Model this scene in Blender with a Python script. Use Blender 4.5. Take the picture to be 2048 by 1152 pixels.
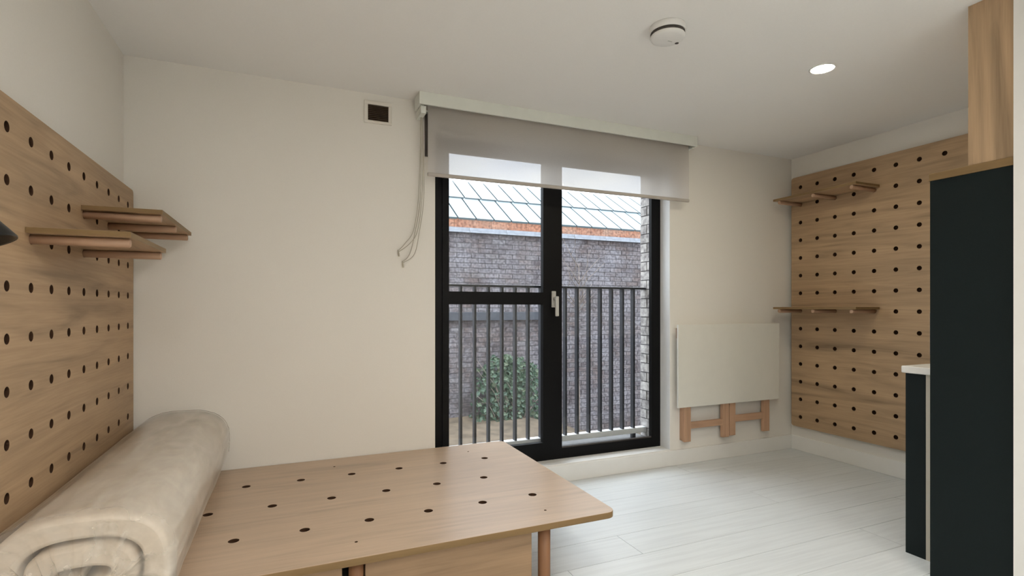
import bpy, bmesh, math, random
from mathutils import Vector, Matrix, noise
random.seed(7)
scene = bpy.context.scene
for o in list(bpy.data.objects): bpy.data.objects.remove(o, do_unlink=True)
C = scene.collection
PI = math.pi
H = 1.22                     # eye height above the floor

# ------------------------------------------------------------ camera
cam = bpy.data.cameras.new('camera')
cam.sensor_width = 36.0; cam.sensor_fit = 'HORIZONTAL'
cam.lens = 1047.94 / 2048 * 36.0
cam.shift_y = 40.22 / 2048
cam.clip_start = 0.02; cam.clip_end = 200
camo = bpy.data.objects.new('camera', cam); C.objects.link(camo)
camo.location = (0, 0, H); camo.rotation_euler = (PI / 2, 0, -0.4041)
scene.camera = camo

# ------------------------------------------------------------ sky (bright broken overcast)
SKY = 8.6
w = bpy.data.worlds.new('sky'); scene.world = w; w.use_nodes = True
nt = w.node_tree; nt.nodes.clear()
def wn(t, **k):
    n = nt.nodes.new(t)
    for a, b in k.items(): setattr(n, a, b)
    return n
tc = wn('ShaderNodeTexCoord'); mp = wn('ShaderNodeMapping'); mp.inputs['Scale'].default_value = (3.0, 3.0, 9.0)
nz = wn('ShaderNodeTexNoise'); nz.inputs['Scale'].default_value = 1.6; nz.inputs['Detail'].default_value = 6
cr = wn('ShaderNodeValToRGB')
cr.color_ramp.elements[0].position = 0.36; cr.color_ramp.elements[0].color = (0.62, 0.70, 0.84, 1)
cr.color_ramp.elements[1].position = 0.62; cr.color_ramp.elements[1].color = (0.93, 0.97, 1.0, 1)
bg = wn('ShaderNodeBackground'); bg.inputs['Strength'].default_value = SKY
ow = wn('ShaderNodeOutputWorld')
nt.links.new(tc.outputs['Generated'], mp.inputs['Vector']); nt.links.new(mp.outputs[0], nz.inputs['Vector'])
nt.links.new(nz.outputs['Fac'], cr.inputs['Fac']); sep = wn('ShaderNodeSeparateXYZ'); mr = wn('ShaderNodeMapRange'); vm = wn('ShaderNodeVectorMath', operation='SCALE')
mr.inputs['From Min'].default_value = 0; mr.inputs['From Max'].default_value = 1; mr.inputs['To Min'].default_value = 1 / 3; mr.inputs['To Max'].default_value = 1.0
nt.links.new(tc.outputs['Generated'], sep.inputs[0]); nt.links.new(sep.outputs['Z'], mr.inputs['Value'])   # overcast sky: zenith three times the horizon
nt.links.new(cr.outputs[0], vm.inputs[0]); nt.links.new(mr.outputs[0], vm.inputs['Scale']); nt.links.new(vm.outputs[0], bg.inputs['Color']); nt.links.new(bg.outputs[0], ow.inputs['Surface'])

# ------------------------------------------------------------ exposure
vs = scene.view_settings
vs.view_transform = 'Standard'; vs.look = 'None'; vs.gamma = 1.0; vs.use_curve_mapping = False
vs.exposure = 0.07
FILL_E = 490.0                 # radiance of the added fill downlights
FILL_COL = (1.0, 0.96, 0.895)

# ------------------------------------------------------------ materials
M = {}
class NT:
    def __init__(s, name):
        s.m = bpy.data.materials.new(name); s.m.use_nodes = True; s.t = s.m.node_tree; s.t.nodes.clear()
        s.out = s.n('ShaderNodeOutputMaterial'); M[name] = s.m
    def n(s, t, **k):
        x = s.t.nodes.new(t)
        for a, b in k.items(): setattr(x, a, b)
        return x
    def l(s, a, b): s.t.links.new(a, b)
    def bsdf(s, col=(.5, .5, .5), rough=.5, metal=0, spec=.5):
        b = s.n('ShaderNodeBsdfPrincipled'); b.inputs['Base Color'].default_value = (*col, 1)
        b.inputs['Roughness'].default_value = rough; b.inputs['Metallic'].default_value = metal
        b.inputs['Specular IOR Level'].default_value = spec
        s.l(b.outputs[0], s.out.inputs['Surface']); return b
    def noise(s, scale, detail=3, mscale=(1, 1, 1), coord='Object', rough=.5, dist=0):
        t = s.n('ShaderNodeTexCoord'); mp = s.n('ShaderNodeMapping'); mp.inputs['Scale'].default_value = mscale
        z = s.n('ShaderNodeTexNoise'); z.inputs['Scale'].default_value = scale; z.inputs['Detail'].default_value = detail
        z.inputs['Roughness'].default_value = rough; z.inputs['Distortion'].default_value = dist
        s.l(t.outputs[coord], mp.inputs['Vector']); s.l(mp.outputs[0], z.inputs['Vector']); s.mp = mp; return z
    def ramp(s, fac, stops):
        r = s.n('ShaderNodeValToRGB'); e = r.color_ramp.elements
        while len(e) < len(stops): e.new(.5)
        for i, (p, c) in enumerate(stops): e[i].position = p; e[i].color = (*c, 1)
        s.l(fac, r.inputs['Fac']); return r
    def mix(s, fac, a, b, mode='MIX'):
        x = s.n('ShaderNodeMix', data_type='RGBA', blend_type=mode)
        for sock, v in ((x.inputs[0], fac), (x.inputs[6], a), (x.inputs[7], b)):
            if hasattr(v, 'is_linked'): s.l(v, sock)
            elif isinstance(v, tuple): sock.default_value = (*v, 1)
            else: sock.default_value = v
        return x.outputs[2]
    def bump(s, h, b, strength=.2, dist=.01):
        x = s.n('ShaderNodeBump'); x.inputs['Strength'].default_value = strength; x.inputs['Distance'].default_value = dist
        s.l(h, x.inputs['Height']); s.l(x.outputs[0], b.inputs['Normal'])

def schlick(a, f0):
    lw = a.n('ShaderNodeLayerWeight'); lw.inputs['Blend'].default_value = .5
    p = a.n('ShaderNodeMath', operation='POWER'); a.l(lw.outputs['Facing'], p.inputs[0]); p.inputs[1].default_value = 5
    q = a.n('ShaderNodeMath', operation='MULTIPLY_ADD'); a.l(p.outputs[0], q.inputs[0]); q.inputs[1].default_value = 1 - f0; q.inputs[2].default_value = f0
    return q
def plain(name, col, rough=.5, metal=0, spec=.5, bumps=None, var=.0):
    a = NT(name); b = a.bsdf(col, rough, metal, spec)
    z = a.noise(bumps[0] if bumps else 14, 3)
    lo = tuple(c * (1 - var) for c in col); hi = tuple(min(1, c * (1 + var)) for c in col)
    r = a.ramp(z.outputs['Fac'], [(.3, lo), (.7, hi)]); a.l(r.outputs[0], b.inputs['Base Color'])
    if bumps: a.bump(z.outputs['Fac'], b, bumps[1], .004)
    return a.m

def wood(name, axis, base, rough=.5, contrast=1.0, spec=.35):
    a = NT(name); b = a.bsdf(base, rough, 0, spec)
    st = {'x': (.55, 6, 6), 'y': (6, .55, 6), 'z': (6, 6, .55)}[axis]
    st2 = {'x': (2, 60, 60), 'y': (60, 2, 60), 'z': (60, 60, 2)}[axis]
    n1 = a.noise(2.0, 4, st, dist=1.4); n2 = a.noise(2.2, 3, st2, dist=.3)
    k = contrast
    dk = tuple(c * (1 - .46 * k) for c in base); md = base; lt = tuple(min(1, c * (1 + .13 * k)) for c in base)
    r1 = a.ramp(n1.outputs['Fac'], [(.24, dk), (.41, tuple(c * (1 - .13 * k) for c in base)), (.54, md), (.72, lt)])
    r2 = a.ramp(n2.outputs['Fac'], [(.3, (.80, .78, .75)), (.62, (1, 1, 1))])
    a.l(a.mix(.55 * k, r1.outputs[0], r2.outputs[0], 'MULTIPLY'), b.inputs['Base Color'])
    a.bump(n2.outputs['Fac'], b, .06, .002)
    return a.m

OAK = (.475, .325, .195)
wood('oak_x', 'x', OAK); wood('oak_y', 'y', OAK); wood('oak_z', 'z', OAK)
wood('shaded_oak', 'x', (.36, .24, .145), contrast=.8); wood('bed_oak', 'x', (.55, .405, .285), rough=.34, contrast=.55, spec=.5)  # storage fronts: oak darkened to paint in the shade under the bed
wood('edge_x', 'x', (.23, .145, .062), contrast=.6); wood('edge_y', 'y', (.23, .145, .062), contrast=.6)  # brown edging, darkened further to stand for shade on faces away from the window
wood('dowel_x', 'x', (.47, .30, .20), contrast=.5); wood('dowel_z', 'z', (.27, .135, .068), contrast=.5)
wood('beech_z', 'z', (.53, .33, .215), contrast=.6); wood('beech_x', 'x', (.53, .33, .215), contrast=.6)
plain('wall_paint', (.815, .785, .73), .75, spec=.2, var=.012, bumps=(160, .04))
plain('ceiling_paint', (.90, .885, .86), .8, spec=.2, var=.01, bumps=(160, .03))
plain('trim_white', (.82, .81, .78), .4, var=.01)
plain('reveal_white', (.84, .85, .86), .6, var=.01)
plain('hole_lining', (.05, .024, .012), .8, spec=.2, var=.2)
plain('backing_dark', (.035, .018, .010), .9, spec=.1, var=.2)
plain('frame_black', (.0025, .0025, .003), .5, var=.1, spec=.18)
plain('handle_grey', (.50, .49, .46), .4, var=.04)
plain('cassette', (.78, .80, .74), .45, var=.02)
plain('cord', (.48, .44, .36), .6, var=.1)
plain('plastic_white', (.80, .79, .77), .4, var=.02)
plain('vent_cream', (.76, .72, .65), .5, var=.02)
plain('vent_dark', (.10, .075, .05), .7, var=.2)
plain('dark_grey', (.05, .042, .038), .6, var=.1)
plain('table_top', (.77, .755, .69), .4, var=.012)
plain('cabinet_dark', (.006, .011, .0115), .55, var=.12, spec=.2, bumps=(300, .02))
plain('worktop', (.78, .76, .72), .3, var=.06)
plain('filler', (.50, .46, .38), .5, var=.04)
plain('lamp_black', (.006, .006, .006), .35, var=.1)
plain('chrome', (.6, .6, .6), .25, metal=1)
plain('rail_metal', (0.0235, 0.026, 0.0336), .45, var=.15)
plain('rail_skylit', (.72, .73, .74), .4, var=.05)  # bottom rail: pale metal brightened further, sky light put into its colour
plain('coping', (0.218, 0.235, 0.265), .7, var=.15, bumps=(20, .2))
plain('soil', (0.0992, 0.0744, 0.0496), .95, var=.35, bumps=(6, .6))
plain('mortar', (0.122, 0.115, 0.119), .95, var=.15, bumps=(60, .3))
plain('beam_dark', (0.0294, 0.0328, 0.042), .6, var=.2)
plain('bark', (.16, .13, .11), .9, var=.3)
plain('stone_sill', (0.101, 0.0991, 0.0966), .8, var=.2, bumps=(30, .2))

# floor planks: white painted laminate, each plank a little different
a = NT('plank'); b = a.bsdf((.8, .8, .8), .33, 0, .45)
oi = a.n('ShaderNodeObjectInfo')
z = a.noise(3.0, 5, (.6, 14, 1), dist=.6)
r = a.ramp(z.outputs['Fac'], [(.25, (.635, .66, .67)), (.55, (.72, .75, .76)), (.8, (.75, .78, .79))])
r2 = a.ramp(oi.outputs['Random'], [(0, (.955, .955, .955)), (1, (1, 1, 1))])
a.l(a.mix(1.0, r.outputs[0], r2.outputs[0], 'MULTIPLY'), b.inputs['Base Color'])
a.bump(z.outputs['Fac'], b, .05, .002)
plain('floor_gap', (.22, .21, .20), .9)

# bricks of the neighbouring wall: weathered grey-mauve stock brick
def brickmat(name, single, stops, stain):
    a = NT(name); b = a.bsdf((.4, .36, .35), .92, 0, .2)
    rnd = a.n('ShaderNodeObjectInfo').outputs['Random'] if single else a.n('ShaderNodeNewGeometry').outputs['Random Per Island']
    r = a.ramp(rnd, stops)
    g = a.n('ShaderNodeNewGeometry')
    z = a.n('ShaderNodeTexNoise'); z.inputs['Scale'].default_value = 1.9; z.inputs['Detail'].default_value = 10; z.inputs['Roughness'].default_value = .72
    a.l(g.outputs['Position'], z.inputs['Vector'])
    rs = a.ramp(z.outputs['Fac'], [(.42, (0, 0, 0)), (.66, (1, 1, 1))])
    c = a.mix(rs.outputs[0], r.outputs[0], stain)
    z2 = a.n('ShaderNodeTexNoise'); z2.inputs['Scale'].default_value = 26; z2.inputs['Detail'].default_value = 4
    a.l(g.outputs['Position'], z2.inputs['Vector'])
    rr = a.ramp(z2.outputs['Fac'], [(.32, (.48, .46, .47)), (.62, (1.12, 1.10, 1.08))])
    a.l(a.mix(1.0, c, rr.outputs[0], 'MULTIPLY'), b.inputs['Base Color'])
    a.bump(z2.outputs['Fac'], b, .5, .01)
BST = [(0, (0.0714, 0.0605, 0.0638)), (.3, (0.0966, 0.0823, 0.084)), (.7, (0.118, 0.0966, 0.0941)), (1, (0.13, 0.122, 0.126))]
brickmat('brick', True, BST, (0.189, 0.186, 0.206)); brickmat('brick_field', False, BST, (0.189, 0.186, 0.206))
brickmat('pale_brick', True, [(0, (0.36, 0.35, 0.34)), (1, (0.52, 0.505, 0.49))], (0.50, 0.49, 0.475))
brickmat('terracotta', True, [(0, (0.252, 0.113, 0.0714)), (1, (0.319, 0.16, 0.105))], (0.277, 0.185, 0.143))
# roof sheets: pale blue-white, satin
a = NT('roof_sheet'); b = a.bsdf((.6, .68, .72), .35, 0, .5)
oi = a.n('ShaderNodeObjectInfo'); r = a.ramp(oi.outputs['Random'], [(0, (.070, .104, .118)), (.5, (.088, .119, .130)), (1, (.108, .130, .138))])
a.l(r.outputs[0], b.inputs['Base Color'])
plain('roof_seam', (0.0168, 0.0218, 0.0235), .6, var=.1)
# leaves
a = NT('leaf'); b = a.bsdf((.05, .11, .05), .5, 0, .4)
g = a.n('ShaderNodeNewGeometry'); r = a.ramp(g.outputs['Random Per Island'], [(0, (.018, .042, .024)), (.6, (.035, .065, .035)), (1, (.08, .10, .06))])
a.l(r.outputs[0], b.inputs['Base Color'])
# window glass: thin sheet, fresnel mix of clear and mirror
a = NT('glass'); tr = a.n('ShaderNodeBsdfTransparent'); tr.inputs[0].default_value = (.965, .975, .97, 1)
gl = a.n('ShaderNodeBsdfGlossy'); gl.inputs['Roughness'].default_value = .03
fr = schlick(a, .025)
mx = a.n('ShaderNodeMixShader'); a.l(fr.outputs[0], mx.inputs[0]); a.l(tr.outputs[0], mx.inputs[1]); a.l(gl.outputs[0], mx.inputs[2]); a.l(mx.outputs[0], a.out.inputs['Surface'])
# blind: grey screen fabric, partly see-through
a = NT('screen_fabric'); tr = a.n('ShaderNodeBsdfTransparent'); df = a.n('ShaderNodeBsdfDiffuse'); tl = a.n('ShaderNodeBsdfTranslucent')
df.inputs[0].default_value = (.58, .565, .55, 1); tl.inputs[0].default_value = (.88, .82, .76, 1)
m1 = a.n('ShaderNodeMixShader'); m1.inputs[0].default_value = .56; a.l(df.outputs[0], m1.inputs[1]); a.l(tl.outputs[0], m1.inputs[2])
z = a.noise(420, 1); rz = a.ramp(z.outputs['Fac'], [(.3, (.105, .105, .105)), (.7, (.165, .165, .165))])
m2 = a.n('ShaderNodeMixShader'); a.l(rz.outputs[0], m2.inputs[0]); a.l(m1.outputs[0], m2.inputs[1]); a.l(tr.outputs[0], m2.inputs[2]); a.l(m2.outputs[0], a.out.inputs['Surface'])
plain('bottom_bar', (.46, .42, .38), .6, var=.03)
# mattress ticking and its polythene wrap
plain('ticking', (.74, .655, .55), .85, spec=.15, var=.03, bumps=(120, .08))
a = NT('film'); tr = a.n('ShaderNodeBsdfTransparent'); tr.inputs[0].default_value = (.97, .965, .955, 1)
df = a.n('ShaderNodeBsdfDiffuse'); df.inputs[0].default_value = (.82, .77, .70, 1)
gl = a.n('ShaderNodeBsdfGlossy'); gl.inputs['Roughness'].default_value = .28; gl.inputs[0].default_value = (.9, .9, .9, 1)
z = a.noise(9, 5, (1, .45, 1), dist=.4); rz = a.ramp(z.outputs['Fac'], [(.40, (.14, .14, .14)), (.72, (.42, .42, .42))])
m1 = a.n('ShaderNodeMixShader'); a.l(rz.outputs[0], m1.inputs[0]); a.l(tr.outputs[0], m1.inputs[1]); a.l(df.outputs[0], m1.inputs[2])
fr = schlick(a, .03)
m2 = a.n('ShaderNodeMixShader'); a.l(fr.outputs[0], m2.inputs[0]); a.l(m1.outputs[0], m2.inputs[1]); a.l(gl.outputs[0], m2.inputs[2]); a.l(m2.outputs[0], a.out.inputs['Surface'])
bp = a.n('ShaderNodeBump'); bp.inputs['Strength'].default_value = .35; bp.inputs['Distance'].default_value = .01
a.l(z.outputs['Fac'], bp.inputs['Height']); a.l(bp.outputs[0], gl.inputs['Normal']); a.l(bp.outputs[0], df.inputs['Normal'])
# lamp lenses: unseen downlights added as room fill, then the visible one
a = NT('fill_lens'); e = a.n('ShaderNodeEmission'); e.inputs[0].default_value = (*FILL_COL, 1); e.inputs[1].default_value = FILL_E; a.l(e.outputs[0], a.out.inputs['Surface'])

a = NT('lamp_lens_warm'); e = a.n('ShaderNodeEmission'); e.inputs[0].default_value = (1.0, .92, .70, 1); e.inputs[1].default_value = 235; a.l(e.outputs[0], a.out.inputs['Surface'])

# ------------------------------------------------------------ mesh helpers
class MB:
    def __init__(s): s.v = []; s.f = []; s.sm = []
    def quadgrid(s, rings, closed=True, smooth=True, cap=False):
        b0 = len(s.v); n = len(rings[0])
        for r in rings: s.v += [tuple(p) for p in r]
        for i in range(len(rings) - 1):
            for j in range(n if closed else n - 1):
                k = (j + 1) % n
                s.f.append((b0 + i * n + j, b0 + i * n + k, b0 + (i + 1) * n + k, b0 + (i + 1) * n + j)); s.sm.append(smooth)
        if cap:
            s.f.append(tuple(b0 + j for j in reversed(range(n)))); s.sm.append(False)
            e = b0 + (len(rings) - 1) * n; s.f.append(tuple(e + j for j in range(n))); s.sm.append(False)
        return s
    def box(s, x0, x1, y0, y1, z0, z1):
        b = len(s.v)
        s.v += [(x0, y0, z0), (x1, y0, z0), (x1, y1, z0), (x0, y1, z0), (x0, y0, z1), (x1, y0, z1), (x1, y1, z1), (x0, y1, z1)]
        for q in ((0, 3, 2, 1), (4, 5, 6, 7), (0, 1, 5, 4), (1, 2, 6, 5), (2, 3, 7, 6), (3, 0, 4, 7)):
            s.f.append(tuple(b + i for i in q)); s.sm.append(False)
        return s
    def tube(s, pts, r, seg=10, cap=True):
        pts = [Vector(p) for p in pts]; rr = r if isinstance(r, (list, tuple)) else [r] * len(pts)
        rings = []; up = None
        for i, p in enumerate(pts):
            t = (pts[min(i + 1, len(pts) - 1)] - pts[max(i - 1, 0)]).normalized()
            if up is None:
                up = Vector((0, 0, 1)) if abs(t.z) < .9 else Vector((1, 0, 0))
            x = t.cross(up).normalized(); up = x.cross(t).normalized()
            rings.append([p + (x * math.cos(2 * PI * k / seg) + up * math.sin(2 * PI * k / seg)) * rr[i] for k in range(seg)])
        return s.quadgrid(rings, True, True, cap)
    def lathe(s, prof, c, seg=40, axis='z', cap=True):
        rings = []
        for r, h in prof:
            ring = []
            for k in range(seg):
                ca, sa = math.cos(2 * PI * k / seg) * r, math.sin(2 * PI * k / seg) * r
                p = {'z': (ca, sa, h), 'x': (h, ca, sa), 'y': (ca, h, sa)}[axis]
                ring.append((c[0] + p[0], c[1] + p[1], c[2] + p[2]))
            rings.append(ring)
        return s.quadgrid(rings, True, True, cap)
    def mesh(s, name):
        m = bpy.data.meshes.new(name); m.from_pydata(s.v, [], s.f)
        m.polygons.foreach_set('use_smooth', s.sm); m.update()
        bm = bmesh.new(); bm.from_mesh(m); bmesh.ops.recalc_face_normals(bm, faces=bm.faces); bm.to_mesh(m); bm.free()
        return m
def link(name, mesh, mat, parent=None, loc=None):
    o = bpy.data.objects.new(name, mesh); C.objects.link(o)
    if mat and mesh is not None and not mesh.materials: mesh.materials.append(M[mat])
    if parent: o.parent = parent
    if loc: o.location = loc
    return o
def part(name, mb, mat, parent=None, bevel=0, seg=2):
    o = link(name, mb.mesh(name), mat, parent)
    if parent is not None: o.matrix_parent_inverse = parent.matrix_world.inverted() if False else Matrix.Translation(-parent.location)
    if bevel:
        md = o.modifiers.new('bevel', 'BEVEL'); md.width = bevel; md.segments = seg; md.limit_method = 'ANGLE'; md.angle_limit = .7
    return o
def bx(name, dims, mat, parent=None, bevel=0, seg=2): return part(name, MB().box(*dims), mat, parent, bevel, seg)
def tag(o, label=None, cat=None, group=None, kind=None):
    if label: o['label'] = label
    if cat: o['category'] = cat
    if group: o['group'] = group
    if kind: o['kind'] = kind
    return o
def thing(name, loc, label, cat, group=None):
    o = bpy.data.objects.new(name, None); C.objects.link(o); o.location = loc; o.empty_display_size = .05
    return tag(o, label, cat, group)
def struct(name, loc=(0, 0, 0), label=None):
    o = bpy.data.objects.new(name, None); C.objects.link(o); o.location = loc; o.empty_display_size = .05
    return tag(o, label, None, None, 'structure')
def sbox(name, dims, mat, label=None, bevel=0):
    return tag(bx(name, dims, mat, None, bevel), label, None, None, 'structure')
def roundrect(x0, x1, y0, y1, r, n=6):
    pts = []
    for cx, cy, a0 in ((x1 - r, y1 - r, 0), (x0 + r, y1 - r, 90), (x0 + r, y0 + r, 180), (x1 - r, y0 + r, 270)):
        for k in range(n + 1):
            t = math.radians(a0 + 90 * k / n); pts.append((cx + r * math.cos(t), cy + r * math.sin(t)))
    return pts
def board(name, outline, holes, thick, bev=.0012):
    """flat sheet in local XY with real round holes; z from 0 down to -thick"""
    cu = bpy.data.curves.new(name, 'CURVE'); cu.dimensions = '2D'; cu.fill_mode = 'BOTH'
    cu.extrude = thick / 2 - bev; cu.bevel_depth = bev; cu.bevel_resolution = 1; cu.offset = -bev
    def spl(pts):
        s = cu.splines.new('POLY'); s.points.add(len(pts) - 1)
        for p, q in zip(s.points, pts): p.co = (q[0], q[1], 0, 1)
        s.use_cyclic_u = True
    spl(outline)
    for x, y, r in holes: spl([(x + r * math.cos(2 * PI * k / 24), y + r * math.sin(2 * PI * k / 24)) for k in range(24)])
    o = bpy.data.objects.new(name, cu); C.objects.link(o)
    dg = bpy.context.evaluated_depsgraph_get(); me = bpy.data.meshes.new_from_object(o.evaluated_get(dg))
    bpy.data.objects.remove(o, do_unlink=True); bpy.data.curves.remove(cu)
    me.transform(Matrix.Translation((0, 0, -thick / 2))); me.name = name; me.materials.clear()
    return me

# ------------------------------------------------------------ room shell
XL, XR, YB, YF, ZC = -0.774, 4.045, 3.25, -2.6, H + 1.297
OX0, OX1, OZ0, OZ1 = 0.859, 2.72, H - 1.093, H + 1.13    # window opening
YO = 3.57                                                   # outer face of the window wall
fl = sbox('floor', (XL - .1, XR + .1, YF - .1, YB + .02, -.12, -.010), 'floor_gap', 'white painted plank floor of the studio room')
PW = .2252; g = .0012
yb = 2.136 + PW * 5
row = 0; joints = {4: 1.621, 5: 1.195}
while yb > YF:
    y1 = min(yb, YB - .0); y0 = max(yb - PW, YF)
    xs = [XL]
    off = joints.get(row, None)
    x = (off if off is not None else .35 + (row * .293) % .8)
    while x - 2.4 > XL + .15: x -= 2.4
    while x < XR - .1:
        xs.append(x); x += 2.4
    xs.append(XR)
    for i in range(len(xs) - 1):
        mb = MB().box(-(xs[i + 1] - xs[i]) / 2 + g, (xs[i + 1] - xs[i]) / 2 - g, -(y1 - y0) / 2 + g, (y1 - y0) / 2 - g, -.010, 0)
        link('plank', mb.mesh('plank'), 'plank', fl, ((xs[i] + xs[i + 1]) / 2, (y0 + y1) / 2, 0))
    yb -= PW; row += 1
sbox('ceiling', (XL - .1, XR + .1, YF - .1, YB, ZC, ZC + .1), 'ceiling_paint', 'plain off-white plaster ceiling')
sbox('wall_left', (XL - .1, XL, YF - .1, YB, 0, ZC), 'wall_paint', 'off-white plaster wall behind the left pegboard')
sbox('wall_right', (XR, XR + .1, YF - .1, YB, 0, ZC), 'wall_paint', 'off-white plaster wall behind the right pegboard')
sbox('wall_front', (XL, XR, YF - .1, YF, 0, ZC), 'wall_paint', 'off-white plaster wall behind the viewer')
mb = MB().box(XL - .1, OX0, YB, YO, -.12, ZC + .1).box(OX1, XR + .1, YB, YO - .178, -.12, ZC + .1).box(OX1 + .16, XR + .1, YO - .178, YO, -.12, ZC + .1).box(OX0, OX1, YB, YO, OZ1, ZC + .1).box(OX0, OX1, YB, YO, -.12, OZ0 - .025)
tag(part('wall_back', mb, 'wall_paint'), 'off-white plaster wall around the window', None, None, 'structure')
# partition that ends beside the kitchen units
sbox('wall_partition', (2.672, XR, .55, 1.140, 0, ZC), 'trim_white', 'pale end of the partition wall at the right edge')
# sill and skirting
sbox('trim_1', (OX0 + .002, OX1 - .002, YB - .006, 3.393, OZ0 - .025, OZ0), 'trim_white', 'white painted window board under the black window frame', .003)
sbox('baseboard_back', (1.30, XR - .016, YB - .015, YB, 0, .118), 'trim_white', 'white skirting board below the window', .003)
sbox('baseboard_right', (XR - .016, XR, 1.66, YB, 0, .118), 'trim_white', 'white skirting board below the right pegboard', .003)
sbox('trim_2', (OX1 - .004, OX1, YB - .001, 3.36, OZ0, OZ1), 'reveal_white', 'bright white plaster reveal at the right of the window')

# ------------------------------------------------------------ window
FY0, FY1 = 3.36, 3.392
win = struct('window_1', (OX0, FY0, OZ0), 'tall black framed glazed door window with a side light')
GT = H + 1.035
zf = OZ0
mb = MB().box(OX0, .935, FY0, FY1, zf, OZ1).box(1.755, 1.832, FY0, FY1, zf, OZ1).box(2.631, OX1, FY0, FY1, zf, OZ1)
mb.box(.935, 1.755, FY0, FY1, GT + .045, OZ1).box(.935, 1.755, FY0, FY1, zf, zf + .062).box(1.832, 2.631, FY0, FY1, GT, OZ1).box(1.832, 2.631, FY0, FY1, zf, H - 1.018)
part('window_frame', mb, 'frame_black', win)
sash = MB().box(.935, .979, FY0 - .012, FY1 - .004, zf + .062, GT + .045).box(1.674, 1.755, FY0 - .012, FY1 - .004, zf + .062, GT + .045)
sash.box(.979, 1.674, FY0 - .012, FY1 - .004, GT, GT + .045).box(.979, 1.674, FY0 - .012, FY1 - .004, zf + .062, H - .961).box(.979, 1.674, FY0 - .012, FY1 - .004, H + .025, H + .111)
so = part('sash', sash, 'frame_black', win)
part('pane', MB().box(.979, 1.674, 3.374, 3.380, H + .111, GT), 'glass', win)
part('pane', MB().box(.979, 1.674, 3.374, 3.380, H - .961, H + .025), 'glass', win)
part('pane', MB().box(1.832, 2.631, 3.374, 3.380, H - 1.018, GT), 'glass', win)
part('glazing_bead', MB().box(1.832, 2.631, 3.362, 3.373, H - 1.018, H - 1.008), 'dark_grey', win)
hd = part('handle', MB().box(1.738, 1.772, FY0 - .024, FY0 - .012, H + .005, H + .122), 'handle_grey', win, .004)
hd['label'] = 'pale grey lever handle'
mb = MB().tube([(1.757, FY0 - .02, H + .068), (1.757, FY0 - .062, H + .068)], .011, 12)
part('neck', mb, 'handle_grey', hd)
hd.location = (0, 0, 0)
mb = MB().box(1.744, 1.770, FY0 - .074, FY0 - .056, H - .058, H + .084)
part('lever', mb, 'handle_grey', hd, .006)

# outside face: brick return at the right of the opening
ret = struct('wall_exterior', (2.68, 3.43, 0), 'pale brick return outside the window, at its right')
bx('mortar_bed', (2.684, 2.86, 3.393, 3.566, -.1, ZC), 'mortar', ret)
bm1 = MB().box(-.006, .10, -.082, .082, -.0335, .0335).mesh('brick'); bm1.materials.append(M['pale_brick'])
bm2 = MB().box(-.006, .10, -.0385, .0385, -.0335, .0335).mesh('brick'); bm2.materials.append(M['pale_brick'])
zz = OZ0 - .03; k = 0
while zz < OZ1 + .05:
    if k % 2 == 0: link('brick', bm1, None, ret, (2.684 - 2.68 + random.uniform(-.003, .002), 3.479 - 3.43, zz + .0375))
    else:
        link('brick', bm2, None, ret, (2.684 - 2.68 + random.uniform(-.003, .002), 3.4355 - 3.43, zz + .0375))
        link('brick', bm2, None, ret, (2.684 - 2.68 + random.uniform(-.003, .002), 3.5225 - 3.43, zz + .0375))
    zz += .075; k += 1
sbox('trim_3', (OX0, 2.678, 3.394, 3.66, OZ0 - .06, H - 1.045), 'stone_sill', 'grey stone sill outside the window')

# railing of the window balcony
RX0, RX1, RY = .93, 2.672, 3.50
rl = thing('balcony_railing', (RX0, RY, H - 1.045), 'dark grey metal balcony railing with upright bars outside the window', 'railing')
bx('top_rail', (RX0, RX1, RY - .02, RY + .02, H + .150, H + .166), 'rail_metal', rl, .003)
bx('bottom_rail', (RX0, RX1, RY - .022, RY + .035, H - 1.005, H - .962), 'rail_skylit', rl, .003)
bx('foot', (RX0 + .1, RX0 + .13, RY - .015, RY + .015, H - 1.045, H - 1.005), 'rail_metal', rl)
bx('foot', (RX1 - .13, RX1 - .10, RY - .015, RY + .015, H - 1.045, H - 1.005), 'rail_metal', rl)
barm = MB().box(-.0075, .0075, -.02, .02, H - .966, H + .151).mesh('bar'); barm.materials.append(M['rail_metal'])
x = 1.106 - .104
while x < 2.6:
    o = link('bar', barm, None, rl, (x - RX0, 0, -(H - 1.045))); x += .1035

# ------------------------------------------------------------ across the yard: neighbour's brick wall and roof
NY = 7.5
nb = thing('neighbouring_building', (4.0, NY, H - 2.3), 'neighbouring weathered brick building with a pale sheet roof across the yard', 'building')
def nl(x, y, z): return (x - 4.0, y - NY, z - (H - 2.3))
bx('wall', (-1.5, 9.5, NY + .012, NY + .33, H - 2.6, H + 1.13), 'mortar', nb)
BW, BHt = .225, .075
bmesh1 = MB().box(-.1075, .1075, 0, .06, -.0325, .0325).mesh('brick'); bmesh1.materials.append(M['brick'])
allb = []
nr = 0; z = H + 1.13 - BHt / 2
while z > H - 2.35:
    x = -1.4 + (BW / 2 if nr % 2 else 0)
    while x < 9.4:
        allb.append((x, z)); x += BW
    z -= BHt; nr += 1
def seen(b): return 2.25 < b[0] < 5.55 and not (3.80 < b[0] < 4.10)
vis = [b for b in allb if seen(b)][:300]; vset = set(vis)
for (x, z) in vis:
    link('brick', bmesh1, None, nb, nl(x, NY + random.uniform(-.002, .006), z))
field = MB()
for (x, z) in allb:
    if (x, z) in vset: continue
    d = random.uniform(-.002, .006); field.box(x - .1075, x + .1075, NY + d, NY + .06, z - .0325, z + .0325)
tag(part('brick_field', field, 'brick_field', nb), None, None, None, 'stuff')
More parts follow.
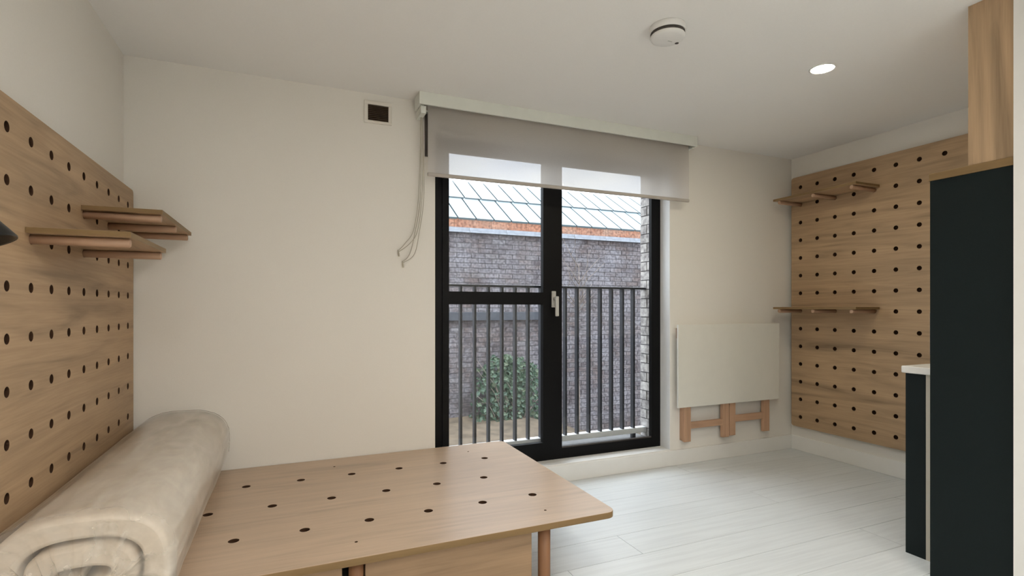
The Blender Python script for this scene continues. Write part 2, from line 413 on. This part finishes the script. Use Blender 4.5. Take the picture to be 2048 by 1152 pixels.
bx('beam', (0.9, 3.93, NY - .07, NY - .006, H - .187, H - .059), 'beam_dark', nb, .005)
# coping stones, terracotta course
x = -1.4
cm = MB().box(-.298, .298, -.06, .30, 0, .028).box(-.298, .298, -.03, .30, .034, .075).mesh('coping_stone'); cm.materials.append(M['coping'])
tm = MB().box(-.145, .145, 0, .2, 0, .128).mesh('terracotta_tile'); tm.materials.append(M['terracotta'])
while x < 9.4:
    link('coping_stone', cm, None, nb, nl(x, NY, H + 1.130)); x += .6
x = -1.4
while x < 9.4:
    link('terracotta_tile', tm, None, nb, nl(x, NY, H + 1.21)); x += .294
# roof: two tiers of sheets at 31.5 degrees
al = math.radians(31.5); sl = (math.cos(al), math.sin(al))
def rp(t, lift=0): return (NY - .02 + t * sl[0] - lift * sl[1], H + 1.352 + t * sl[1] + lift * sl[0])
mb = MB(); a0 = rp(.04, -.05); a1 = rp(1.75, -.05)
mb.v += [(-1.5, a0[0], a0[1]), (9.5, a0[0], a0[1]), (9.5, a1[0], a1[1]), (-1.5, a1[0], a1[1])]
mb.v += [(v[0], v[1] + .03, v[2] - .06) for v in mb.v[:4]]
for q in ((0, 1, 2, 3), (7, 6, 5, 4), (0, 4, 5, 1), (1, 5, 6, 2), (2, 6, 7, 3), (3, 7, 4, 0)): mb.f.append(q); mb.sm.append(False)
part('roof_deck', mb, 'roof_seam', nb)
for tier, (t0, t1, lift) in enumerate(((0, .885, 0), (.86, 1.74, .016))):
    L = t1 - t0
    sm = MB().box(-.133, .133, 0, L, -.03, 0).mesh('roof_sheet'); sm.materials.append(M['roof_sheet'])
    x = -1.3 + (.0 if tier == 0 else .05)
    while x < 9.3:
        p = rp(t0, lift); o = link('roof_sheet', sm, None, nb, nl(x, p[0], p[1])); o.rotation_euler = (al, 0, 0); x += .290
# yard ground
gv = []; gm = MB(); NX, NYY = 40, 22
for j in range(NYY + 1):
    for i in range(NX + 1):
        X = -2.5 + 13 * i / NX; Y = 3.66 + (NY + .02 - 3.66) * j / NYY
        s = max(0, min(1, (X - 3.2) / 1.6)); s = s * s * (3 - 2 * s)
        zz = H - 1.62 - .45 * s + .05 * noise.noise((X * 1.3, Y * 1.3, 3))
        zz -= (1 - j / NYY) * .35
        gm.v.append((X, Y, zz))
for j in range(NYY):
    for i in range(NX):
        b0 = j * (NX + 1) + i; gm.f.append((b0, b0 + 1, b0 + NX + 2, b0 + NX + 1)); gm.sm.append(True)
gnd = part('ground_yard', gm, 'soil'); tag(gnd, 'bare tan earth of the yard below the window', None, None, 'structure')
# ivy bush at the foot of the wall
ivy = thing('ivy_bush', (3.1, 7.2, H - 1.7), 'dark green ivy bush growing against the brick wall outside', 'bush')
lv = MB(); st = MB()
for k in range(16):
    x0 = 3.05 + random.uniform(-.25, .3); x1 = x0 + random.uniform(-.5, .55); zt = random.uniform(.35, 1.0)
    pts = [(x0 + (x1 - x0) * t * t, 7.28 + random.uniform(-.04, .04) - .1 * math.sin(t * PI), H - 1.72 + zt * t) for t in (0, .3, .6, 1)]
    st.tube(pts, [.012, .009, .006, .003], 5)
n = 0
while n < 1500:
    x = random.gauss(3.08, .33); z = random.uniform(-1.72, -.72); y = random.uniform(7.12, 7.46)
    e = ((x - 3.08) / .62) ** 2 + ((z + 1.32) / .60) ** 2
    if e > 1 + .35 * noise.noise((x * 4, z * 4, 1.3)) or random.random() < .25 * e: continue
    n += 1
    s = random.uniform(.022, .042); u = Vector((random.uniform(-1, 1), random.uniform(-.5, .5), random.uniform(-1, .4))).normalized()
    nn = Vector((random.uniform(-.6, .6), -1, random.uniform(-.2, .8))).normalized(); v = nn.cross(u).normalized(); u = v.cross(nn)
    c0 = Vector((x, y, H + z)); b0 = len(lv.v)
    lv.v += [tuple(c0 - u * s), tuple(c0 + v * s * .8 + nn * s * .2), tuple(c0 + u * s * 1.2), tuple(c0 - v * s * .8 + nn * s * .2)]
    lv.f += [(b0, b0 + 1, b0 + 2), (b0, b0 + 2, b0 + 3)]; lv.sm += [False, False]
tag(part('foliage', lv, 'leaf', ivy), None, None, None, 'stuff'); part('stem', st, 'bark', ivy)
# thin bare sapling
sp = thing('bare_sapling', (4.22, 7.2, H - 1.85), 'thin bare twiggy sapling in front of the brick wall', 'tree')
mb = MB(); pts = [(4.22 + .015 * math.sin(i), 7.2, H - 2.0 + i * .30) for i in range(10)]
mb.tube(pts, [.016 - .0012 * i for i in range(10)], 6); part('trunk', mb, 'bark', sp)
for k in range(11):
    mb = MB(); zb = H - .1 + random.uniform(0, .85); sg = random.choice((-1, 1)); ln = random.uniform(.25, .6)
    p = [(4.22, 7.2, zb), (4.22 + sg * ln * .35, 7.2 + random.uniform(-.1, .1), zb + ln * .45), (4.22 + sg * ln * .8, 7.2 + random.uniform(-.15, .1), zb + ln * random.uniform(.6, 1.1))]
    mb.tube(p, [.007, .005, .003], 5)
    q = p[1]; mb.tube([q, (q[0] - sg * .05, q[1] - .05, q[2] + .16), (q[0] - sg * .02, q[1] - .08, q[2] + .30)], [.004, .003, .002], 5)
    part('branch', mb, 'bark', sp)

# ------------------------------------------------------------ pegboards
R_HOLE = .0155
def pegboard(loc, rotz, ncol, nrow, s, mleft, mright, mtop, mbot, label):
    """local x along the board from its first column, local y up from top row (negative down)"""
    t = thing('pegboard', loc, label, 'pegboard', 'drilled oak pegboards')
    x0, x1 = -mleft, (ncol - 1) * s + mright; y1, y0 = mtop, -(nrow - 1) * .15 - mbot
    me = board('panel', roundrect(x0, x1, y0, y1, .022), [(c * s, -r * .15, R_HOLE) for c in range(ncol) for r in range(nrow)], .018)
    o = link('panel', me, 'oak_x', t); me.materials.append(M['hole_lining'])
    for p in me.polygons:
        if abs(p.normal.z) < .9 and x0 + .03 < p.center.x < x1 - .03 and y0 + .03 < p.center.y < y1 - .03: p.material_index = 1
    bk = MB().box(x0 + .02, x1 - .02, y0 + .02, y1 - .02, -.0445, -.0185); b = link('shade_backing', bk.mesh('shade_backing'), 'backing_dark', t)  # dark sheet added behind the board so the holes look shaded
    t.rotation_euler = (PI / 2, 0, rotz)
    return t
SL = .1521
# left wall: front face at X=-0.729, first column nearest the viewer
pegboard((-.729, 1.9195 - 5 * SL, H + .5124), PI / 2, 14, 9, SL, .09, .10, .090, .09, 'drilled oak pegboard on the wall at the left, above the wrapped mattress')
SR = .1517; PXR = 3.9995
# right wall: front face towards -X; first column nearest the window
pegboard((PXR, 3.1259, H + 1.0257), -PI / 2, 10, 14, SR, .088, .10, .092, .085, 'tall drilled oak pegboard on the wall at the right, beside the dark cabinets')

# ------------------------------------------------------------ shelves on dowels
def shelf(xw, sgn, y0, y1, zrow, cols, depth, label, group):
    """xw: board face of the pegboard, sgn: +1 projects to +X"""
    rd = .0150
    zt = zrow + rd
    t = thing('peg_shelf', (xw, (y0 + y1) / 2, zrow), label, 'shelf', group)
    xa, xb = sorted((xw + sgn * .001, xw + sgn * depth))
    o = bx('shelf_board', (xa, xb, y0, y1, zt, zt + .018), 'oak_y', t, .0015)
    ex = xw + sgn * depth
    xe0, xe1 = sorted((ex, ex + sgn * .0012))
    bx('edge_banding', (xe0, xe1, y0, y1, zt + .0008, zt + .0172), 'edge_y', t)
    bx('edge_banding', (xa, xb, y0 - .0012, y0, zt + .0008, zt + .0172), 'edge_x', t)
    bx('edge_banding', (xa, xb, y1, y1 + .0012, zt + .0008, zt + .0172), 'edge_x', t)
    for y in cols:
        part('dowel', MB().lathe([(.0125, 0), (rd, .003), (rd, depth + .010), (.0125, depth + .0125)] , (0, 0, 0), 20, 'x') if False else
             MB().tube([(xw - sgn * .016, y, zrow), (xw + sgn * (depth - .012), y, zrow), (xw + sgn * (depth - .009), y, zrow)], [rd, rd, rd * .8], 20), 'dowel_x', t)
zl1, zl2 = H + .5124 - .15, H + .5124 - .30
cl = lambda c: 1.9195 + SL * c
shelf(-.729, 1, 2.492, 3.175, zl1, [cl(4), cl(6), cl(8)], .264, 'upper oak shelf on three dowels on the left pegboard, nearer the corner', 'oak shelves on dowels')
shelf(-.729, 1, 2.030, 2.560, zl2, [cl(1), cl(4)], .264, 'lower oak shelf on two dowels on the left pegboard, nearer the black lamp', 'oak shelves on dowels')
crr = lambda c: 3.1259 - SR * c
shelf(PXR, -1, 2.480, 3.175, H + 1.0257 - .15, [crr(0), crr(2), crr(4)], .262, 'high oak shelf near the top of the right pegboard', 'oak shelves on dowels')
shelf(PXR, -1, 2.480, 3.175, H + 1.0257 - 1.05, [crr(0), crr(2), crr(4)], .262, 'eye-level oak shelf on the right pegboard, above the folding table', 'oak shelves on dowels')

# ------------------------------------------------------------ day bed
ZB = H - .885
BX0, BX1, BY0, BY1 = -.728, 1.320, 1.921, 3.246
bed = thing('daybed', (.3, 2.58, 0), 'low oak platform bed with drilled top by the window', 'bed')
holes = []
for c in range(6):
    holes += [(-.190 + .2515 * c, 2.908, .019), (-.190 + .2515 * c, 2.249, .019), (-.190 + .2515 * (c - .5), 2.578, .019)]
for hx, hy in ((1.023, 3.08), (1.037, 2.054), (.238, 2.057), (.238, 3.08), (-.5, 2.057)): holes.append((hx, hy, .0055))
pts = roundrect(BX0, BX1, BY0, BY1, .045)
me = board('bed_top', [(x - .3, y - 2.58) for x, y in pts], [(x - .3, y - 2.58, r) for x, y, r in holes], .027, .002)
o = link('bed_top', me, 'bed_oak', bed, (0, 0, ZB))
me.materials.append(M['edge_x']); me.materials.append(M['hole_lining'])
for p in me.polygons:
    if abs(p.normal.z) < .9: p.material_index = 2
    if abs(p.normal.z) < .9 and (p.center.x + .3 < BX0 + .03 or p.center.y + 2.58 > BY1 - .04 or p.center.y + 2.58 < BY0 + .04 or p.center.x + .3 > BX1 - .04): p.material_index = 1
for hx, hy in ((1.023, 3.08), (1.037, 2.054), (.238, 2.057), (.238, 3.08), (-.5, 2.057)):
    part('screw', MB().lathe([(.0052, 0), (.0052, .004), (.002, .005)], (hx, hy, ZB - .014), 12), 'chrome', bed)
zt = ZB - .027
for lx, ly in ((1.000, 1.992), (.230, 1.992), (-.60, 1.992), (1.000, 3.13), (.23, 3.13), (-.60, 3.13)):
    part('leg', MB().lathe([(.024, 0), (.0265, .004), (.0265, zt - .0005)], (lx, ly, 0), 28), 'dowel_z', bed)
# storage box: side and front panels set in below the top
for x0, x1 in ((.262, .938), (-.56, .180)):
    bx('storage_front', (x0, x1, 1.984, 2.002, .015, zt - .0005), 'shaded_oak', bed, .001)
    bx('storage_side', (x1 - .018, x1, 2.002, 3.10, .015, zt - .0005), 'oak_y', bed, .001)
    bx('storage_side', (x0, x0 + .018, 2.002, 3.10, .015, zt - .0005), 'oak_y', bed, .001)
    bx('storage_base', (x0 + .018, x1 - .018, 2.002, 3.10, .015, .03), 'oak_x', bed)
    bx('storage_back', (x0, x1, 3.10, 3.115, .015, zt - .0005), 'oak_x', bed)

# ------------------------------------------------------------ rolled mattress in polythene
RY0, RY1 = 1.705, 3.225
RCX, RCZ, RA, RB = -.507, ZB + .172, .215, .171
def sup2(th, A, B, n=2.7):
    c, s = math.cos(th), math.sin(th)
    d = (abs(c) ** n + abs(s) ** n) ** (-1 / n)
    return RCX + A * d * c, RCZ + B * d * s
def sup(th, k=1.0, n=2.7): return sup2(th, RA * k, RB * k, n)
mat = thing('rolled_mattress', (RCX, 2.4, ZB), 'rolled cream mattress wrapped in clear polythene on the oak bed', 'mattress')
# spiral of ticking: strip cross-section swept through two and a half turns, extruded along Y
N = 150; T0 = math.radians(-60); TURNS = 1.9; TH = .070
sec = []
for i in range(N + 1):
    f = i / N; th = T0 + f * TURNS * 2 * PI; w = f * TURNS; st_ = lambda q: max(0, min(1, q)) ** 2 * (3 - 2 * max(0, min(1, q))); p = .010 + (TH + .006) * (st_((w - .72) / .28) + st_((w - 1.72) / .28))
    Ao, Bo = max(RA - p, .02), max(RB - p, .004); t = min(TH, Bo * .96)
    sec.append((sup2(th, Ao, Bo), sup2(th, max(Ao - t, .004), max(Bo - t, .0015))))
mb = MB(); rings = []
for inset, y in ((.014, RY0 + .025), (.004, RY0 + .032), (0, RY0 + .045), (0, 2.4), (0, RY1 - .03), (.01, RY1 - .005)):
    outer, inner = [], []
    for (po, pi) in sec:
        d = Vector((po[0] - pi[0], po[1] - pi[1])); L = max(d.length, 1e-5); d /= L; ins = min(inset + .003, L * .4)
        outer.append((po[0] - d.x * ins, y, po[1] - d.y * ins)); inner.append((pi[0] + d.x * ins, y, pi[1] + d.y * ins))
    rings.append(outer + inner[::-1])
b0 = 0; n2 = len(rings[0])
mb.quadgrid(rings, True, True)
for e, base in ((0, 0), (1, (len(rings) - 1) * n2)):
    for i in range(N):
        q = (base + i, base + i + 1, base + n2 - 2 - i, base + n2 - 1 - i)
        mb.f.append(q if e else q[::-1]); mb.sm.append(False)
part('mattress_roll', mb, 'ticking', mat)
# polythene sleeve
mb = MB(); rings = []; NS = 120
def film_pt(th, y, k, amp):
    x, z = sup(th, k)
    w = abs(noise.noise((math.cos(th) * 2.2 + 5, y * 2.0, math.sin(th) * 2.2))) * .006 + abs(noise.noise((math.cos(th) * 7, y * 3.5 + 2, math.sin(th) * 7))) * amp
    dx, dz = x - RCX, z - RCZ; L = math.hypot(dx, dz) or 1
    x += dx / L * w; z += dz / L * w
    return (max(x, -.7265), y, max(z, ZB + .0008))
ys = [RY1] + [RY1 - (RY1 - RY0) * i / 46 for i in range(1, 47)]
rings.append([(RCX + (p[0] - RCX) * .02, RY1 + .002, RCZ + (p[2] - RCZ) * .02) for p in [film_pt(2 * PI * k / NS, RY1, 1, 0) for k in range(NS)]])
rings.append([(RCX + (p[0] - RCX) * .94, RY1 + .002, RCZ + (p[2] - RCZ) * .94) for p in [film_pt(2 * PI * k / NS, RY1, 1, 0) for k in range(NS)]])
for y in ys:
    f = max(0, 1 - (y - RY0) / .35)
    rings.append([film_pt(2 * PI * k / NS, y, 1.0 + (.008 * f), .003 + .006 * f) for k in range(NS)])
# gathered end: film tucks inwards with radial folds
for k_, dy in ((.985, -.014), (.95, -.020), (.89, -.016), (.81, -.006), (.72, .002), (.62, .008), (.52, .012), (.44, .016), (.38, .020)):
    rg = []
    for k in range(NS):
        th = 2 * PI * k / NS
        fold = noise.noise((math.cos(th) * 4.5, math.sin(th) * 4.5, k_ * 2.2)) * .03 * (1 - k_) / .4 + noise.noise((math.cos(th) * 11, math.sin(th) * 11, k_ * 5)) * .012 * (1.1 - k_) / .3
        x, z = sup(th, k_ + .10 * (1 - k_) / .3 * noise.noise((math.cos(th) * 3, math.sin(th) * 3, 7)))
        if k_ < .72: z = RCZ + (z - RCZ) * (.25 + .75 * (k_ - .38) / .34) - .025 * (1 - (k_ - .38) / .34)
        rg.append((max(x, -.725), RY0 + min(dy + fold, .021), max(z, ZB + .001)))
    rings.append(rg)
mb.quadgrid(rings, True, True)
part('polythene_wrap', mb, 'film', mat)

# ------------------------------------------------------------ folding table on the window wall
tb = thing('folding_table', (3.28, YB, H - 1.03), 'white wall-mounted drop-leaf table folded down, with wooden leg frames, beside the window', 'table')
bx('leaf', (2.735, 3.806, 3.172, 3.190, H - .763, H - .127), 'table_top', tb, .002)
bx('fixed_leaf', (2.79, 3.79, 3.198, YB, H - .155, H - .132), 'table_top', tb, .002)
bx('wall_batten', (2.78, 3.76, YB - .022, YB, H - .235, H - .156), 'beech_x', tb, .002)
def legframe(x0, x1, zb, y, rail0, rail1):
    for x, w in ((x0, .062), (x1, .068)):
        bx('leg', (x, x + w, y, y + .028, zb, H - .60), 'beech_z', tb, .002)
    bx('rail', (x0 + .062, x1, y + .004, y + .024, rail0, rail1), 'beech_x', tb, .0015)
legframe(2.812, 3.198, H - 1.035, 3.1905, H - .937, H - .886)
legframe(3.272, 3.645, H - 1.028, 3.1905, H - .922, H - .868)
bx('hinge_post', (2.812, 2.874, 3.2195, 3.248, H - 1.030, H - .60), 'beech_z', tb, .003)

# ------------------------------------------------------------ roller blind
bl = thing('roller_blind', (1.78, 3.1, H + .8), 'grey see-through roller blind half lowered over the window, in a pale cassette', 'blind')
part('cassette', MB().box(.722, 2.846, 3.090, 3.102, H + 1.222, ZC - .0005).box(.722, 2.846, 3.1025, 3.225, ZC - .012, ZC - .0005).box(.722, .734, 3.1025, 3.225, H + 1.222, ZC - .0125).box(2.834, 2.846, 3.1025, 3.225, H + 1.222, ZC - .0125).box(.7345, 2.8335, 3.213, 3.225, H + 1.222, ZC - .0125), 'cassette', bl)
bx('bracket', (.735, .768, 3.112, YB, H + 1.175, H + 1.2215), 'cassette', bl, .003)
bx('bracket', (2.818, 2.832, 3.112, YB, H + 1.208, H + 1.2215), 'cassette', bl, .003)
part('roller_tube', MB().tube([(.775, 3.178, H + 1.248), (2.82, 3.178, H + 1.248)], .026, 24), 'bottom_bar', bl)
mb = MB(); rings = []
for i in range(25):
    zz = H + 1.250 - (1.250 - .830) * i / 24; bow = .0025 * math.sin(PI * i / 24)
    rings.append([(.787 + (2.815 - .787) * j / 30, 3.150 - bow + .0015 * math.sin(j * .5 + i * .1), zz) for j in range(31)])
mb.quadgrid(rings, False, True); part('fabric', mb, 'screen_fabric', bl)
bx('bottom_bar', (.785, 2.817, 3.141, 3.159, H + .808, H + .831), 'bottom_bar', bl, .005)
bx('dark_strip', (.792, .812, 3.20, YB, H + .955, H + 1.21), 'dark_grey', bl)  # thin dark strip behind the left edge of the fabric
# two looped pull chains, hanging askew
def chain(endx, endz, dx):
    P = [(.752, 3.190, H + 1.19), (.750 + dx, 3.200, H + .90), (.742 + dx * 2, 3.215, H + .66), (.715 + dx * 2, 3.225, H + .48), (endx + .045, 3.232, endz + .05), (endx, 3.234, endz)]
    def spline(ts, P):
        out = []
        for t in ts:
            k = min(int(t), len(P) - 2); u = t - k
            p0, p1, p2, p3 = (Vector(P[max(0, min(len(P) - 1, k + q))]) for q in (-1, 0, 1, 2))
            out.append(.5 * ((2 * p1) + (p2 - p0) * u + (2 * p0 - 5 * p1 + 4 * p2 - p3) * u * u + (3 * p1 - p0 - 3 * p2 + p3) * u ** 3))
        return out
    ts = [i * (len(P) - 1) / 40 for i in range(41)]
    o = part('pull_chain', MB().tube(spline(ts, P), .0022, 6), 'cord', bl)
    P2 = [(a[0] + .012 + .004 * i, a[1] - .008, a[2] - (.0 if i < 5 else .012)) for i, a in enumerate(P)]; P2[-1] = (endx + .006, 3.232, endz - .004); P2[0] = (.758, 3.185, H + 1.19)
    part('pull_chain', MB().tube(spline(ts, P2), .0022, 6), 'cord', bl)
    part('chain_weight', MB().tube([(endx, 3.234, endz + .006), (endx + .004, 3.234, endz - .018), (endx + .006, 3.234, endz - .034)], [.003, .0055, .004], 8), 'cord', bl)
chain(.622, H + .352, .0); chain(.648, H + .285, .006)

# ------------------------------------------------------------ air vent
vt = thing('air_vent', (.503, YB, H + 1.18), 'small square cream air vent with dark louvres high on the wall', 'vent')
vx0, vx1, vz0, vz1 = .421, .585, H + 1.118, H + 1.252
mb = MB().box(vx0, vx1, YB - .012, YB, vz0, vz0 + .016).box(vx0, vx1, YB - .012, YB, vz1 - .022, vz1).box(vx0, vx0 + .022, YB - .012, YB, vz0 + .016, vz1 - .022).box(vx1 - .020, vx1, YB - .012, YB, vz0 + .016, vz1 - .022)
part('vent_frame', mb, 'vent_cream', vt, .002)
bx('grille_back', (vx0 + .022, vx1 - .020, YB - .003, YB, vz0 + .016, vz1 - .022), 'backing_dark', vt)
for k in range(9):
    zz = vz0 + .022 + k * .0108; s = MB(); A = []
    rings = []
    for (oy, oz) in ((-.004, 0), (-.010, -.006), (-.0095, -.0068), (-.0035, -.0008)):
        rings.append([(vx0 + .022 + (.122) * j / 14, YB + oy, zz + oz + .0012 * math.sin(j * 1.1 + k)) for j in range(15)])
    s.quadgrid(rings + [rings[0]], False, False); part('louvre', s, 'vent_dark', vt)

# ------------------------------------------------------------ ceiling fittings
sd = thing('smoke_alarm', (1.612, 1.942, ZC), 'round white smoke alarm with dark vent ring on the ceiling', 'smoke alarm')
c = (1.612, 1.942, ZC)
part('base', MB().lathe([(.080, 0), (.0815, -.003), (.0815, -.024), (.0785, -.028)], c, 48), 'plastic_white', sd)
part('vent_ring', MB().lathe([(.0765, -.0275), (.0765, -.0425)], c, 48), 'dark_grey', sd)
for k in range(20):
    t = 2 * PI * k / 20; ca, sa = math.cos(t), math.sin(t)
    part('rib', MB().tube([(c[0] + .0762 * ca, c[1] + .0762 * sa, ZC - .0278), (c[0] + .0762 * ca, c[1] + .0762 * sa, ZC - .0408)], .0011, 4), 'vent_dark', sd)
part('cover', MB().lathe([(.0775, -.042), (.078, -.045), (.075, -.053), (.064, -.059), (.03, -.0615), (.002, -.062)], c, 48), 'plastic_white', sd)
part('test_button', MB().lathe([(.009, -.052), (.009, -.0605), (.006, -.0615)], (c[0] + .058, c[1] + .006, ZC), 16), 'dark_grey', sd)
part('indicator', MB().box(c[0] + .002, c[0] + .026, c[1] - .001, c[1] + .003, ZC - .0628, ZC - .061), 'handle_grey', sd)
def downlight(x, y, label, lens='fill_lens'):
    t = thing('downlight', (x, y, ZC), label, 'downlight', 'recessed downlights')
    part('trim_ring', MB().lathe([(.056, 0), (.066, 0), (.066, -.003), (.056, -.006)], (x, y, ZC), 48, 'z', False), 'plastic_white', t)
    part('lens', MB().lathe([(.0565, -.001), (.0565, -.004), (.03, -.0045), (.001, -.0045)], (x, y, ZC), 40), lens, t)
downlight(2.657, 1.944, 'lit round recessed downlight on the ceiling at the right', 'lamp_lens_warm')
for x, y, w_ in ((.65, .45, 'just behind the viewer'), (.65, -.75, 'second behind the viewer in the bed-side row'), (1.95, -.75, 'nearer one of the far row behind the viewer'),
                (.65, -1.95, 'last of the bed-side row by the rear wall'), (1.95, -1.95, 'last of the far row by the rear wall'), (-.25, -1.35, 'close to the left wall behind the viewer')):  # unseen lamps, added behind the viewer to brighten the room
    downlight(x, y, 'unseen downlight added to fill the room, ' + w_)

# ------------------------------------------------------------ kitchen end at the right
CX = 2.689
zt0 = H + .577
lc = thing('larder_cabinet', (2.76, 1.29, 0), 'tall very dark green larder cabinet at the right edge', 'cabinet')
bx('side_panel', (CX, CX + .018, 1.142, 1.446, .0, zt0), 'cabinet_dark', lc, .001)
bx('carcass', (CX + .0185, 2.836, 1.142, 1.426, .09, zt0), 'filler', lc)
bx('plinth', (CX + .0185, 2.836, 1.16, 1.39, 0, .0895), 'cabinet_dark', lc)
d_ = bx('door', (CX + .0195, 2.834, 1.4265, 1.4455, .095, zt0 - .004), 'cabinet_dark', lc, .001)
bx('handle', (CX + .035, CX + .047, 1.446, 1.466, 1.0, 1.2), 'chrome', d_, .002)
bx('top_board', (CX - .003, 2.84, 1.142, 1.450, zt0 + .0005, H + .611), 'edge_y', lc, .001)
wc = thing('wall_cupboard', (3.2, 1.22, H + .62), 'oak top cupboard with vertical grain reaching the ceiling above the dark cabinet', 'cupboard')
bx('end_panel', (CX + .001, CX + .019, 1.142, 1.301, H + .612, ZC - .0005), 'oak_z', wc, .001)
bx('carcass', (CX + .0195, 3.90, 1.142, 1.282, H + .612, ZC - .0005), 'oak_z', wc)
for k in range(3): bx('door', (CX + .02 + k * .40, CX + .417 + k * .40, 1.2825, 1.3005, H + .614, ZC - .004), 'oak_z', wc, .001)
bc = thing('base_cabinet', (3.2, 1.4, 0), 'dark green base cabinet end under the white worktop, beside the tall larder cabinet', 'cabinet')
bx('end_panel', (2.8405, 2.8585, 1.546, 1.636, .0, H - .3225), 'cabinet_dark', bc, .001)
bx('filler_strip', (2.8405, 2.8585, 1.142, 1.545, .0, H - .3225), 'filler', bc)
bx('carcass', (2.859, 3.98, 1.142, 1.615, .10, H - .3225), 'filler', bc)
bx('plinth', (2.859, 3.98, 1.16, 1.56, 0, .0995), 'cabinet_dark', bc)
for k in range(2):
    dd = bx('door', (2.861 + k * .56, 2.861 + .556 + k * .56, 1.6155, 1.6355, .105, H - .33), 'cabinet_dark', bc, .001)
    bx('handle', (3.08 + k * .56, 3.20 + k * .56, 1.636, 1.655, H - .40, H - .388), 'chrome', dd, .002)
wt = bx('worktop', (2.820, 3.98, 1.455, 1.646, H - .322, H - .287), 'worktop', None, .006, 3)
tag(wt, 'white speckled worktop on the dark base cabinet', 'worktop')

# ------------------------------------------------------------ black wall lamp at the left edge
lp = thing('wall_lamp', (-.729, 1.30, H + .30), 'black cone shade of a wall lamp at the left edge', 'lamp')
tip = Vector((-.535, 1.45, H + .152)); ctr = Vector((-.631, 1.492, H + .134)); ax = Vector((-.30, -.02, .95)).normalized()
u = ax.cross(Vector((0, 1, 0))).normalized(); v = ax.cross(u)
mb = MB(); rings = []
for r, h in ((.0775, .002), (.082, 0), (.083, .004), (.030, .112), (.022, .120), (.020, .150)):
    rings.append([ctr + ax * h + (u * math.cos(2 * PI * k / 40) + v * math.sin(2 * PI * k / 40)) * r for k in range(40)])
rings.insert(0, [ctr + ax * .108 + (u * math.cos(2 * PI * k / 40) + v * math.sin(2 * PI * k / 40)) * .026 for k in range(40)])
mb.quadgrid(rings, True, True); part('shade', mb, 'lamp_black', lp)
top = ctr + ax * .145
part('socket', MB().tube([ctr + ax * .09, top + ax * .012], .019, 20), 'lamp_black', lp)
part('arm', MB().tube([top, top + Vector((-.01, -.05, .03)), Vector((-.69, 1.31, H + .31)), Vector((-.715, 1.30, H + .30))], .006, 10), 'lamp_black', lp)
part('wall_plate', MB().lathe([(.035, -.0), (.035, .012), (.03, .015)], (-.729, 1.30, H + .30), 32, 'x'), 'lamp_black', lp)
